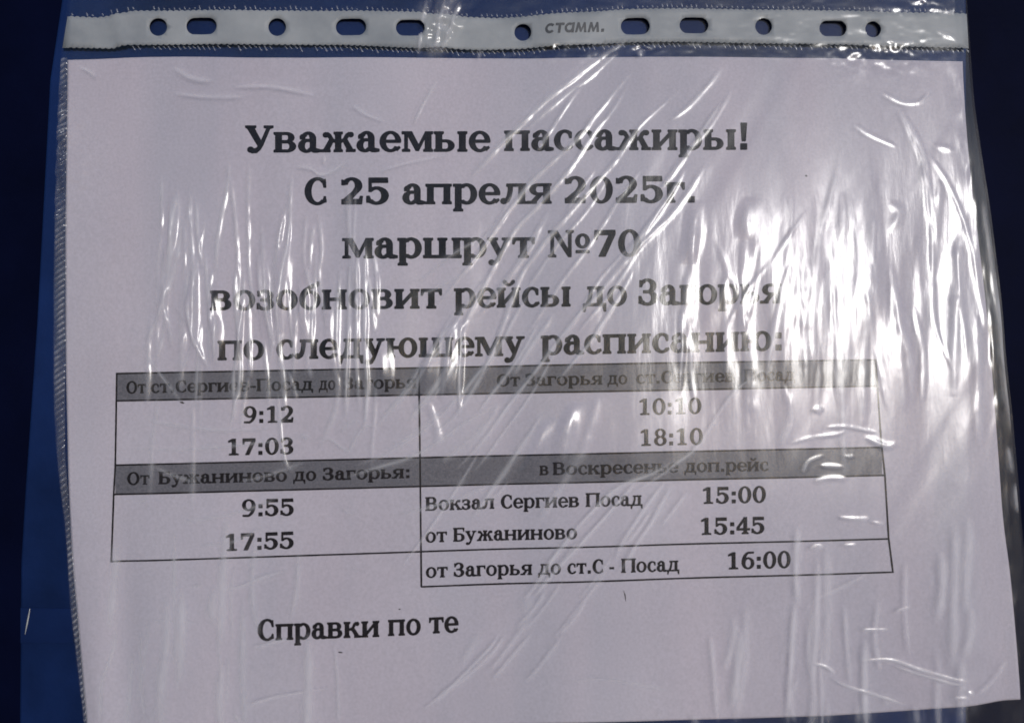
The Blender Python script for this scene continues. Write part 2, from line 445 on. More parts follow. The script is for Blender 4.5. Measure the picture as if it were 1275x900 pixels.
q = g('П', 760); q.stem(60, y1=CH, w=140).stem(560, y1=CH, w=140); q.R(150, 618, 600, CH)
# figures and signs
q = g('0', 580); q.ring(290, 330, 250, 344, 124, 48)
q = g('1', 580); q.stem(230, y1=664, w=132, top=0, e=110); q.P((240, 664), (90, 580), (90, 530), (240, 560))
q = g('2', 580); q.arc(280, 470, 226, 204, 92, 154, -30, 165, 26, dx=-8); q.P((60, 500), (60, 620), (110, 600), (130, 500)); q.P((476, 370), (350, 360), (60, 80), (60, 0), (190, 60)); q.P((476, 370), (356, 420), (340, 330), (200, 120), (250, 100)); q.R(60, 0, 500, 110); q.P((500, 0), (520, 190), (476, 190), (440, 90))
q = g('3', 580); q.arc(270, 500, 220, 174, 86, 124, -90, 140, 28, dx=-4); q.arc(265, 178, 250, 192, 112, 142, -140, 90, 30, dx=-4); q.R(170, 314, 300, 370); q.P((70, 650), (70, 500), (116, 500), (170, 620)); q.P((46, 40), (46, 190), (98, 190), (160, 40))
q = g('4', 580); q.R(300, 0, 424, 664); q.ser(300, 424, 0, 1, 60); q.R(30, 150, 540, 214); q.P((30, 214), (100, 214), (330, 560), (320, 664), (30, 250))
q = g('5', 580); q.P((90, 664), (500, 664), (508, 556), (90, 556)); q.P((90, 664), (138, 664), (138, 340), (90, 320)); q.arc(260, 210, 260, 224, 122, 172, -140, 116, 34, dx=-6); q.P((90, 320), (138, 320), (210, 372), (150, 410)); q.P((40, 40), (40, 190), (94, 190), (150, 40))
q = g('6', 580); q.ring(300, 216, 240, 230, 118, 46); q.arc(360, 250, 310, 430, 184, 380, 100, 190, 26); q.P((290, 674), (520, 674), (520, 620), (300, 620))
q = g('7', 580); q.R(60, 560, 530, 664); q.P((60, 664), (60, 440), (104, 440), (130, 570)); q.P((530, 600), (530, 560), (300, 0), (160, 0), (400, 560), (430, 600))
q = g('8', 580); q.ring(290, 500, 206, 174, 100, 46); q.ring(290, 178, 240, 192, 118, 48)
q = g('9', 580); q.ring(280, 448, 240, 226, 118, 46); q.arc(220, 414, 310, 430, 184, 380, -80, 10, 26); q.P((60, 44), (60, -10), (290, -16), (280, 44))
q = g('!', 330); q.P((100, 672), (230, 672), (200, 220), (130, 220)); q.R(98, 0, 232, 134)
g('.', 280).R(72, 0, 206, 134)
q = g(':', 300); q.R(84, 0, 216, 130).R(84, 330, 216, 460)
g('-', 340).R(40, 196, 300, 276)
q = g('№', 1060); q.R(90, 0, 146, 640); q.ser(90, 146, 0, 1, 54); q.R(30, 626, 200, CH); q.P((110, CH), (230, CH), (560, 40), (500, 0)); q.R(502, 0, 558, 640); q.ser(502, 558, CH, -1, 54); q.ring(830, 400, 160, 180, 82, 40); q.R(680, 100, 980, 150)
# plain rounded letters of the strip's own lettering
q = g('C', 560); q.arc(300, 250, 260, 250, 160, 150, 45, 315, 26)
q = g('T', 520); q.R(200, 0, 310, 500).R(30, 400, 490, 500)
q = g('A', 600); q.arc(280, 250, 250, 250, 150, 150, 60, 360, 30); q.R(430, 0, 540, 500)
q = g('M', 700); q.P((30, 0), (130, 0), (200, 500), (110, 500)); q.P((110, 500), (200, 500), (360, 120), (300, 20)); q.P((300, 20), (360, 20), (540, 500), (460, 500)); q.P((450, 500), (540, 500), (640, 0), (530, 0))

def hull(p):
    p = sorted(set(p))
    def half(q):
        o = []
        for c in q:
            while len(o) > 1 and (o[-1][0] - o[-2][0]) * (c[1] - o[-2][1]) - (o[-1][1] - o[-2][1]) * (c[0] - o[-2][0]) <= 0: o.pop()
            o.append(c)
        return o[:-1]
    return half(p) + half(p[::-1])
BX_, BY_ = 17, 20                                  # every shape is thickened by this much: the print is bold
KX = [(BX_, 0), (BX_ * .7, BY_ * .7), (0, BY_), (-BX_ * .7, BY_ * .7), (-BX_, 0), (-BX_ * .7, -BY_ * .7), (0, -BY_), (BX_ * .7, -BY_ * .7)]
for gg in GL.values():
    out = []
    for poly in gg.p:
        h_ = hull([(round(x + a, 3), round(y + b, 3)) for x, y in poly for a, b in KX])
        out.append([(x, (y + BY_) * CH / (CH + 2 * BY_)) for x, y in h_])
    gg.p = out
CACHE = {}
def glyph_mesh(ch):
    if ch in CACHE: return CACHE[ch]
    vs_, fs_ = [], []
    for poly in GL[ch].p:
        ar = sum(poly[i][0] * poly[(i + 1) % len(poly)][1] - poly[(i + 1) % len(poly)][0] * poly[i][1] for i in range(len(poly)))
        if abs(ar) < 1e-6: continue
        if ar < 0: poly = poly[::-1]
        fs_.append(list(range(len(vs_), len(vs_) + len(poly))))
        vs_ += [Vector(p) for p in poly]
    v, e, f, ov, oe, of = delaunay_2d_cdt(vs_, [], fs_, 0, 0.01)
    tris = [t for t, o in zip(f, of) if len(o)]
    v = np.array([(a.x, a.y) for a in v])
    tris = np.array([t[::1] for t in tris], int)
    a, b, c = v[tris[:, 0]], v[tris[:, 1]], v[tris[:, 2]]
    ar = (b[:, 0] - a[:, 0]) * (c[:, 1] - a[:, 1]) - (c[:, 0] - a[:, 0]) * (b[:, 1] - a[:, 1])
    tris[ar < 0] = tris[ar < 0][:, ::-1]
    x0 = min(p[0] for poly in GL[ch].p for p in poly); x1 = max(p[0] for poly in GL[ch].p for p in poly)
    CACHE[ch] = (v, tris, x0, x1)
    return CACHE[ch]

def word_mesh(word, x0, x1, yb0, yb1, cap, place, slant=0.0, track=0):
    """Sets a word from photo pixel x0 to x1 on a baseline from yb0 to yb1; cap is the capital height in pixels."""
    pen = 0; parts = []
    for ch in word:
        v, t, a, b = glyph_mesh(ch)
        parts.append((v + [pen, 0], t)); last = pen + b
        if not len(parts) > 1: first = a
        pen += GL[ch].adv + track
    V_, T_ = [], []; n = 0
    for v, t in parts:
        V_.append(v); T_.append(t + n); n += len(v)
    v = np.vstack(V_); t = np.vstack(T_)
    s = (v[:, 0] - first) / (last - first)
    k = cap / CH
    X = x0 + (x1 - x0) * s + slant * v[:, 1] * k
    Y = yb0 + (yb1 - yb0) * s - v[:, 1] * k
    return place(X, Y), t

def text_line(name, words, cap, parent, mat, label, place):
    Vs, Ts, n = [], [], 0
    for w in words:
        v, t = word_mesh(w[0], *w[1:5], cap if len(w) < 6 else w[5], place)
        Vs.append(v); Ts.append(t + n); n += len(v)
    o = mesh_obj(name, np.vstack(Vs), np.vstack(Ts), mat, parent)
    o['label'] = label
    return o

ink = lambda X, Y: on_paper(X, Y, .00007)
lines = [
 ('heading_line', 34, [('Уважаемые', 305, 611, 190.3, 189.6), ('пассажиры!', 627.5, 930, 188.8, 187.4)], 'large printed greeting, first line of the heading'),
 ('heading_line', 34, [('С', 379, 407, 255.4, 255.2), ('25', 425, 484.5, 255.2, 255), ('апреля', 501, 687, 255, 254.4), ('2025г.', 703, 865, 254, 253)], 'large printed date, second line of the heading'),
 ('heading_line', 34, [('маршрут', 426, 666, 322.4, 321.4), ('№70', 682, 797.5, 321.2, 319.8)], 'large printed route number, third line of the heading'),
 ('heading_line', 33, [('возобновит', 261.5, 550.5, 386.8, 384.4), ('рейсы', 565, 710.5, 384, 382), ('до', 725.5, 780.5, 382, 381), ('Загорья', 794.5, 973, 380.6, 378)], 'large printed fourth line of the heading'),
 ('heading_line', 32.5, [('по', 271, 329, 448.8, 448), ('следующему', 344, 653.5, 447.6, 443), ('расписанию:', 673, 973, 442.4, 436.6)], 'large printed fifth line of the heading, above the table'),
 ('header_text', 15.5, [('От', 157, 182, 490.2, 489.6), ('ст.Сергиев-Посад', 188, 390, 489.4, 485.8), ('до', 397, 418, 485.6, 485.2), ('Загорья', 428, 519, 485, 483.2)], 'print in the upper left grey band'),
 ('header_text', 15.5, [('От', 618.5, 647.5, 481.3, 480.8), ('Загорья', 653.6, 750, 480.6, 479), ('до', 756, 781, 478.8, 478.4), ('ст.Сергиев', 792, 915, 478, 475.4), ('Посад', 926, 990, 475, 474)], 'print in the upper right grey band'),
 ('header_text', 16, [('От', 158, 186.5, 603.8, 603.2), ('Бужаниново', 197.5, 357.5, 602.8, 599.2), ('до', 365, 394, 599, 598.2), ('Загорья:', 402, 510, 598, 595)], 'print in the lower left grey band'),
 ('header_text', 16, [('в', 671.5, 683, 591.6, 591.4), ('Воскресенье', 688, 845, 591.3, 588.4), ('доп.рейс', 852, 957, 588.2, 586.2)], 'print in the lower right grey band'),
 ('time_text', 21.3, [('9:12', 303, 365.5, 526.8, 526)], 'time in the upper left cell, first row'),
 ('time_text', 21.3, [('17:03', 284, 365.5, 567, 565.4)], 'time in the upper left cell, second row'),
 ('time_text', 20.8, [('10:10', 796, 873.5, 516.8, 515.2)], 'time in the upper right cell, first row'),
 ('time_text', 21.3, [('18:10', 797.5, 875.5, 555.2, 553.6)], 'time in the upper right cell, second row'),
 ('time_text', 21.8, [('9:55', 301.5, 366, 643, 641.6)], 'time in the lower left cell, first row'),
 ('time_text', 21.8, [('17:55', 281.5, 366, 685.8, 682.6)], 'time in the lower left cell, second row'),
 ('time_text', 21.3, [('15:00', 875.3, 953.5, 627.4, 625.6)], 'time in the lower right cell, first row'),
 ('time_text', 21.8, [('15:45', 872.8, 951.6, 666, 664.2)], 'time in the lower right cell, second row'),
 ('time_text', 21.8, [('16:00', 906.5, 984.2, 708.8, 706.6)], 'time in the bottom cell'),
 ('place_text', 17.4, [('Вокзал', 529.4, 615.5, 636, 633.6), ('Сергиев', 623.5, 721, 633.4, 631), ('Посад', 729, 800, 630.8, 629.2)], 'place name in the lower right cell, first row'),
 ('place_text', 17.6, [('от', 529.6, 556.5, 675.6, 674.8), ('Бужаниново', 564, 718.5, 674.6, 670.6)], 'place name in the lower right cell, second row'),
 ('place_text', 17.8, [('от', 530, 557.4, 719.6, 718.8), ('Загорья', 564.8, 662.8, 718.4, 715.8), ('до', 670.2, 698.4, 715.4, 714.6), ('ст.С', 706.3, 751, 714.2, 713.2), ('-', 758.5, 764.5, 713, 713), ('Посад', 773, 846, 712.6, 710.8)], 'place name in the bottom cell'),
 ('footer_text', 27, [('Справки', 321, 472.5, 797.4, 792.6), ('по', 483, 524, 791.6, 790.2), ('те', 534, 571, 789, 787.6)], 'large printed line below the table, its end missing'),
]
for nm, cap, words, lab in lines:
    text_line(nm, words, cap, sheet, M_ink, lab, ink)

# table: grey bands and black rules
def interp_line(pts, n):
    pts = np.array(pts, float)
    d = np.r_[0, np.cumsum(np.hypot(*np.diff(pts, axis=0).T))]
    t = np.linspace(0, d[-1], n)
    return np.interp(t, d, pts[:, 0]), np.interp(t, d, pts[:, 1])
H_TOP = [(145, 465), (524, 458), (820, 452), (1090.5, 448)]
H_1B = [(145, 499), (522, 491.6), (820, 486), (1092.5, 480.5)]
H_2T = [(143, 579), (523, 569.6), (820, 562.8), (1098.5, 556.8)]
H_2B = [(141, 615.5), (523, 605.4), (820, 598), (1102, 591.6)]
H_ROW = [(138, 699), (523.5, 686.6), (820, 678), (1106.5, 670.6)]
H_BOT = [(524.5, 730.4), (820, 720.6), (1112, 712)]
V_L = [(145, 464), (143, 579), (141, 615), (138, 700)]
V_M = [(522, 457.5), (522, 491), (523, 570), (523.4, 610), (524.6, 731)]
V_R = [(1090.5, 447), (1092.5, 480), (1097, 545), (1102, 592), (1106.5, 670), (1112, 713)]
def rule(name, pts, w, lab):
    x, y = interp_line(pts, 90)
    dx, dy = np.gradient(x), np.gradient(y); d = np.hypot(dx, dy)
    nx, ny = -dy / d * w / 2, dx / d * w / 2
    w2 = 1 + .10 * value_noise(x, y, 9, 9, 77)
    X = np.stack([x - nx * w2, x + nx * w2]); Y = np.stack([y - ny * w2, y + ny * w2])
    v = on_paper(X, Y, off_rule).reshape(-1, 3)
    n = 90
    f = [(i, i + n, i + n + 1, i + 1) for i in range(n - 1)]
    o = mesh_obj(name, v, f, M_ink, sheet); o['label'] = lab
def face_front(o):
    me = o.data
    if sum(p.normal.y for p in me.polygons) > 0: me.flip_normals()
off_rule = .000065
for pts, lab in ((H_TOP, 'rule along the top of the table'), (H_1B, 'rule under the upper grey bands'), (H_2T, 'rule over the lower grey bands'),
                 (H_2B, 'rule under the lower grey bands'), (H_ROW, 'rule under the left column'), (H_BOT, 'rule along the bottom of the table')):
    rule('horizontal_rule', pts, 2.2, lab)
off_rule = .000075
for pts, lab in ((V_L, 'left edge of the table'), (V_M, 'rule between the two columns'), (V_R, 'right edge of the table')):
    rule('vertical_rule', pts, 2.3, lab)
def band(top, bot, u0, u1, lab):
    n, m_ = 70, 8
    tx, ty = interp_line(top, 400); bx, by = interp_line(bot, 400)
    u = np.linspace(u0, u1, n)
    s = np.linspace(0, 1, m_)[:, None]
    X0 = np.interp(u, np.linspace(0, 1, 400), tx); Y0 = np.interp(X0, tx, ty); Y1 = np.interp(X0, bx, by)
    X = np.repeat(X0[None], m_, 0); Y = Y0[None] * (1 - s) + Y1[None] * s
    o = mesh_obj('header_band', on_paper(X, Y, .000035), grid_faces(n, m_), M_grey, sheet); o['label'] = lab
um = (522 - 145) / (1090 - 145)
band(H_TOP, H_1B, 0, um, 'upper left grey band of the table'); band(H_TOP, H_1B, um, 1, 'upper right grey band of the table')
band(H_2T, H_2B, 0, um, 'lower left grey band of the table'); band(H_2T, H_2B, um, 1, 'lower right grey band of the table')
# specks and a stray fibre lying on the print
def speck(pts, w):
    x, y = interp_line(pts, 9)
    t = np.linspace(0, 1, 9); ww = w * np.sin(np.pi * (t * .9 + .05))
    dx, dy = np.gradient(x), np.gradient(y); d = np.hypot(dx, dy)
    X = np.stack([x + dy / d * ww, x - dy / d * ww]); Y = np.stack([y - dx / d * ww, y + dx / d * ww])
    mesh_obj('speck', on_paper(X, Y, .00008).reshape(-1, 3), [(i, i + 9, i + 10, i + 1) for i in range(8)], M_mark, sheet)
speck([(776, 734), (778, 740), (779, 748)], .7); speck([(421, 811), (427, 812)], .9); speck([(1002, 219), (1005, 220)], 1.1)
speck([(496, 758), (499, 758)], .9); speck([(224, 500), (230, 502)], 1.3)

# ------------------------------------------------------------------ the plastic sleeve
sleeve = bpy.data.objects.new('plastic_sleeve', None)
C.objects.link(sleeve)
sx, sz = px(637, 900, PD)
sleeve.location = (float(sx), -PD, float(sz))
props(sleeve, 'crinkled clear plastic punched pocket with white hole strip, holding the printed notice', 'plastic sleeve')
bpy.context.view_layer.update()
def into_sleeve(o):
    o.parent = sleeve
    o.matrix_parent_inverse = sleeve.matrix_world.inverted()

S_L = [(-40, 93), (0, 86), (20, 84), (60, 77), (100, 74), (160, 71), (250, 69), (350, 67), (500, 67), (580, 72), (660, 82), (760, 88), (830, 97), (900, 105), (940, 109)]
S_R = [(-40, 1201), (0, 1203), (60, 1207), (130, 1212), (200, 1222), (260, 1232), (300, 1237), (390, 1248), (470, 1253), (500, 1258), (560, 1263), (600, 1267), (650, 1271), (720, 1277), (940, 1290)]
HOLES = [(197, 34, 11, 11), (251, 33, 19, 10.5), (345, 34, 11, 11), (437, 34, 19, 10.5), (511, 35, 18, 10), (651, 41, 10.5, 10.5), (791, 33, 18, 10.5),
         (864, 32, 18, 10), (951, 33, 10.5, 10.5), (1037, 36, 17, 10), (1087, 37, 10, 10)]
def in_hole(X, Y, grow=0.0):
    m = np.zeros(X.shape, bool)
    for cx, cy, rx, ry in HOLES:
        rx += grow; ry += grow
        ex = np.maximum(np.abs(X - cx) - (rx - ry), 0)
        m |= (ex / ry) ** 2 + ((Y - cy) / ry) ** 2 < 1
    return m

# punched strip, cut exactly along its holes
ST_T = [(80, 20), (120, 22), (140, 20), (165, 13.5), (250, 12.5), (425, 13), (520, 14.5), (560, 20), (620, 22.5), (650, 21), (700, 17), (780, 11), (850, 10.5), (950, 11.5), (1050, 13.5), (1210, 17)]
ST_B = [(76, 60), (140, 61.5), (165, 57), (250, 56), (425, 56.5), (500, 60), (600, 63), (650, 62), (700, 58), (780, 53.5), (850, 53), (1000, 55.5), (1100, 58), (1210, 61)]
def strip_h(x, y):
    h = .0003 * value_noise(x, y, 60, 300, 21) + .0009 * np.exp(-((x - (150 + (y - 40) * .25)) / 9) ** 2)
    return h + .0014 * np.exp(-((x - (556 - (y - 30) * .25)) / 14) ** 2) + .0006 * np.exp(-((x - 690) / 30) ** 2)
SDP = PD + .0006
def make_strip():
    xs = np.arange(86, 1204, 2.4)
    top, bot = [], []
    for i, x in enumerate(xs):
        top.append((x, float(lerp(ST_T, x)) + (1.3 if i % 3 == 0 else 0)))
        bot.append((x, float(lerp(ST_B, x)) - (1.3 if i % 3 == 1 else 0)))
    eL = (float(lerp(S_L, 60)) + 1, bot[0][1]); eR = (1206, bot[-1][1])
    loop = [(84.5, 21)] + top + [(1203.6, 17.5), eR] + bot[::-1] + [eL]
    verts = [Vector(p) for p in loop]; edges = [(i, (i + 1) % len(loop)) for i in range(len(loop))]
    for cx, cy, rx, ry in HOLES:
        n0 = len(verts); k = 28
        for i in range(k):
            a = 2 * math.pi * i / k
            verts.append(Vector((cx + (rx - ry) * (1 if math.cos(a) > 0 else -1) * (1 if abs(math.cos(a)) > 1e-9 else 0) + ry * math.cos(a), cy + ry * math.sin(a))))
            edges.append((n0 + i, n0 + (i + 1) % k))
    for x in np.arange(90, 1202, 7.0):
        for y in np.arange(16, 60, 6.0):
            p = np.array([x]), np.array([y])
            if y > float(lerp(ST_T, x)) + 3 and y < float(lerp(ST_B, x)) - 3 and not in_hole(p[0], p[1], 2)[0]:
                verts.append(Vector((x, y)))
    v, e, f, _, _, _ = delaunay_2d_cdt(verts, edges, [], 1, .01)
    v = np.array([(a.x, a.y) for a in v]); f = np.array(f, int)
    c = v[f].mean(1)
    f = f[~in_hole(c[:, 0], c[:, 1], -.05)]
    X, Z = px(v[:, 0], v[:, 1], SDP)
    P3 = np.stack([X, -(SDP + strip_h(v[:, 0], v[:, 1])), Z], -1)
    a, b, cc = v[f[:, 0]], v[f[:, 1]], v[f[:, 2]]
    ar = (b[:, 0] - a[:, 0]) * (cc[:, 1] - a[:, 1]) - (cc[:, 0] - a[:, 0]) * (b[:, 1] - a[:, 1])
    f[ar > 0] = f[ar > 0][:, ::-1]
    o = mesh_obj('punch_strip', P3, f, M_strip, None, True)
    s = o.modifiers.new('thickness', 'SOLIDIFY'); s.thickness = .00018; s.offset = -1
    into_sleeve(o)
    o['label'] = 'opaque white strip with round and oval holes'
    return o
strip = make_strip()
def on_strip(X, Y):
    A, B = px(X, Y, SDP)
    return np.stack([A, -(SDP + strip_h(X, Y) + .00008), B], -1)
v, t = word_mesh('CTAMM.', 678, 752, 43.5, 39.8, 12.5 * CH / 500, on_strip, slant=.12)
let = mesh_obj('strip_lettering', v, t, M_embossed, strip)
let.matrix_parent_inverse = Matrix.Identity(4)
let.parent = strip
let.matrix_world = Matrix.Identity(4)

# --- front film: heights of every wrinkle, traced as ridges (points in photo pixels, half width in pixels, strength)
MMPX = D / F                                      # metres per photo pixel at the sheet
RIDGES = []
def rg(w, k, *pts, **kw): RIDGES.append((w, k, pts))
# tall folds, left half
rg(4, 1, (220, 236), (216, 290), (207, 350), (200, 402)); rg(3, .9, (228, 262), (226, 300), (210, 360), (187, 420), (176, 440))
rg(2.5, .8, (238, 320), (234, 370), (243, 420), (262, 462)); rg(2.2, .9, (287, 198), (283, 235), (272, 300), (270, 340))
rg(2, .8, (205, 350), (206, 400), (196, 455)); rg(1.6, .7, (217, 380), (240, 420), (226, 470)); rg(1.5, .7, (176, 430), (200, 468), (228, 502))
rg(1.8, 1.1, (296, 310), (293, 360), (297, 413), (299, 455), (294, 500), (283, 548)); rg(1.8, 1.1, (303, 330), (300, 400), (293, 460), (291, 530))
rg(2.8, .7, (322, 310), (330, 380), (344, 440)); rg(3.2, .6, (352, 258), (347, 300), (342, 350), (352, 430))
rg(2.2, .6, (381, 262), (378, 320), (392, 380)); rg(2, .7, (396, 262), (401, 310), (398, 345), (408, 420))
rg(1.8, .7, (311, 268), (309, 330), (318, 400)); rg(1.5, .6, (325, 280), (326, 340))
rg(1.8, 1.2, (437, 312), (434, 380), (433, 450), (431, 520)); rg(1.8, 1.2, (446, 300), (445, 380), (444, 460), (447, 512))
rg(2, 1.2, (456, 320), (454, 400), (457, 500), (452, 545)); rg(1.6, .9, (426, 330), (420, 400), (424, 470))
rg(3, .5, (413, 430), (420, 500), (398, 560)); rg(1.6, .8, (268, 330), (262, 380), (268, 440)); rg(2, .7, (245, 245), (247, 290), (255, 340))
rg(1.7, .7, (345, 488), (350, 540), (357, 580), (369, 586)); rg(1.6, .6, (358, 462), (363, 480), (370, 500)); rg(2, .6, (384, 455), (388, 472))
# the sharp tent in the middle
rg(2, 1.1, (573, 396), (573, 440), (572, 520)); rg(2.2, .9, (575, 395), (548, 420), (528, 455), (512, 500)); rg(3, .8, (563, 410), (555, 450), (548, 500)); rg(1.6, .8, (575, 398), (545, 440), (500, 496), (470, 530))
rg(4, .5, (535, 500), (545, 540), (535, 560))
# long diagonals
rg(2.6, 1.1, (783, 46), (758, 67), (708, 103), (665, 140), (638, 167), (598, 207), (584, 228)); rg(2.2, .8, (772, 64), (735, 95), (700, 122), (650, 165))
rg(2.2, 1.1, (799, 60), (796, 70)); rg(2, 1.1, (789, 88), (768, 112), (745, 140), (718, 173), (658, 230), (612, 293), (576, 342)); rg(2, 1.1, (782, 105), (760, 142), (742, 163), (708, 213), (642, 287), (600, 360), (560, 440))
rg(2.2, 1, (850, 109), (815, 140), (791, 164), (761, 208), (719, 253), (674, 307), (645, 350), (625, 410), (575, 507), (525, 553))
rg(2.2, .9, (899, 82), (886, 102), (870, 120), (850, 138), (834, 150)); rg(2, .8, (853, 195), (843, 205), (835, 217), (823, 235))
rg(2.6, .9, (876, 205), (859, 238), (832, 271), (808, 295), (773, 337)); rg(2, 1, (787, 306), (745, 367), (715, 397), (672, 457), (638, 500), (598, 553), (565, 587))
rg(1.6, .7, (760, 215), (730, 262), (690, 310), (650, 370)); rg(1.6, .7, (800, 210), (770, 250), (745, 290), (700, 350), (655, 420)); rg(1.4, .7, (830, 250), (790, 300), (750, 345), (690, 440))
rg(1.5, .7, (640, 250), (600, 310), (560, 360), (540, 385)); rg(1.4, .6, (590, 330), (560, 350), (515, 372)); rg(1.5, .6, (600, 296), (560, 320), (520, 352))
rg(1.4, .7, (625, 440), (575, 490), (540, 525), (490, 560), (440, 580)); rg(1.6, .8, (625, 500), (600, 515), (570, 532), (520, 565), (430, 595)); rg(3.5, .6, (622, 503), (598, 540), (580, 560)); rg(3, .6, (614, 520), (585, 548), (548, 575))
rg(1.4, .6, (560, 500), (520, 535), (480, 560)); rg(1.4, .6, (625, 505), (600, 512), (596, 516))
rg(1.5, .8, (960, 458), (917, 487), (870, 553), (838, 580), (792, 612)); rg(1.8, 1, (850, 567), (810, 590), (762, 612), (715, 660), (672, 717), (655, 745)); rg(1.6, .9, (800, 592), (738, 660), (692, 710), (660, 740))
rg(2, .8, (828, 598), (802, 637), (778, 673), (765, 700)); rg(1.8, .8, (838, 602), (812, 650), (792, 680), (770, 712)); rg(4, .5, (735, 540), (715, 580), (690, 620), (670, 650)); rg(6, .45, (715, 505), (705, 545), (700, 575))
rg(5, .4, (745, 495), (730, 540), (715, 590)); rg(1.8, .9, (625, 786), (605, 813), (572, 847), (525, 884)); rg(1.5, .8, (632, 788), (612, 815), (580, 845), (560, 860)); rg(1.6, .7, (663, 789), (640, 815), (612, 848)); rg(4, .5, (598, 787), (585, 810), (574, 830))
rg(6, .5, (655, 742), (654, 768)); rg(1.8, .7, (620, 605), (600, 608), (560, 625), (500, 640)); rg(1.5, .7, (633, 600), (622, 612), (604, 628))
# tall folds, right half
rg(3.2, 1, (1052, 180), (1040, 227), (1027, 273), (1020, 310), (1014, 400), (1013, 482)); rg(2, .9, (1057, 233), (1064, 280), (1067, 330), (1060, 390))
rg(2.4, 1, (1118, 130), (1140, 177), (1150, 205), (1156, 250), (1162, 300), (1166, 400), (1186, 462)); rg(2.2, .9, (1121, 132), (1150, 190), (1160, 240), (1168, 290)); rg(2.4, .7, (1157, 190), (1183, 233), (1205, 285), (1218, 340), (1228, 420))
rg(3.4, .7, (997, 300), (994, 350), (1000, 423)); rg(2.6, 1, (980, 330), (970, 380), (960, 433), (955, 470)); rg(2, .9, (1005, 262), (985, 290), (960, 330)); rg(2.4, 1, (1033, 340), (1040, 400), (1043, 508))
rg(2.8, .8, (1075, 340), (1090, 433), (1105, 512)); rg(3.5, .8, (1110, 330), (1120, 400), (1132, 440), (1136, 500)); rg(2.5, .8, (1140, 380), (1151, 440), (1150, 500)); rg(5, .6, (1108, 250), (1120, 265), (1108, 290))
rg(4.5, .6, (934, 250), (928, 275), (932, 300)); rg(4.5, .6, (872, 250), (864, 285), (860, 330)); rg(2, .7, (986, 240), (984, 290), (976, 340)); rg(3, .7, (900, 330), (915, 360), (930, 420)); rg(2.4, .8, (858, 420), (862, 470), (866, 500)); rg(2, .8, (850, 380), (848, 440), (846, 490))
rg(3.5, .5, (975, 480), (985, 520), (972, 560)); rg(2, .7, (985, 490), (978, 530), (968, 558)); rg(2.2, .7, (1190, 300), (1198, 380), (1204, 450))
rg(3, .5, (890, 300), (905, 340), (890, 390)); rg(2.2, .6, (948, 300), (940, 360), (920, 430)); rg(2, .6, (1090, 270), (1088, 330)); rg(2.2, .7, (955, 330), (925, 370), (905, 410))
# small curls, right
for w, k, p in ((3, 1.1, ((1012, 511), (1026, 509))), (1.6, 1, ((1028, 533), (1055, 532), (1092, 539))), (3, 1, ((1078, 545), (1105, 556), (1119, 552))), (1.6, 1, ((985, 553), (1010, 545), (1045, 540), (1054, 533))),
                (1.5, .9, ((998, 590), (1006, 575), (1026, 567))), (1.8, 1, ((1020, 581), (1050, 581))), (1.5, .9, ((1051, 568), (1065, 568))), (2, .8, ((1013, 599), (1032, 595), (1056, 595))), (1.8, .9, ((1044, 644), (1060, 646), (1084, 646))),
                (1.5, .7, ((1084, 650), (1102, 652))), (1.4, 1, ((1008, 684), (1018, 679), (1024, 680), (1012, 684))), (1.4, .6, ((1050, 679), (1068, 677))), (1.8, 1.2, ((1071, 822), (1112, 823), (1150, 835), (1190, 846), (1212, 848))),
                (1.3, 1.1, ((1110, 829), (1150, 842), (1190, 850), (1211, 846))), (1.6, 1, ((1012, 827), (1028, 831), (1040, 839))), (1.5, 1, ((1036, 844), (1060, 856), (1100, 868), (1128, 878))), (2.4, .9, ((1203, 862), (1214, 862))),
                (1.5, .6, ((1072, 786), (1108, 783))), (1.5, .7, ((1114, 762), (1137, 755))), (2.6, .7, ((1008, 768), (1008, 820), (1016, 870))), (2.4, .6, ((1053, 750), (1055, 800), (1060, 856))), (2.2, .7, ((885, 788), (889, 830), (895, 900))),
                (3, .5, ((995, 840), (985, 875), (990, 900))), (3, .5, ((1030, 870), (1030, 905))), (3.5, .5, ((1070, 868), (1068, 905))), (1.6, .5, ((1258, 822), (1240, 845), (1215, 866))), (1.5, .5, ((1080, 715), (1040, 735), (1010, 752), (1002, 775))),
                (2.2, .5, ((1100, 866), (1108, 880))), (3, .6, ((1140, 878), (1142, 905))), (3, .6, ((1195, 872), (1196, 905))), (1.6, .9, ((1185, 868), (1210, 868))), (2.5, .5, ((860, 890), (872, 905)))):
    rg(w, k, *p)
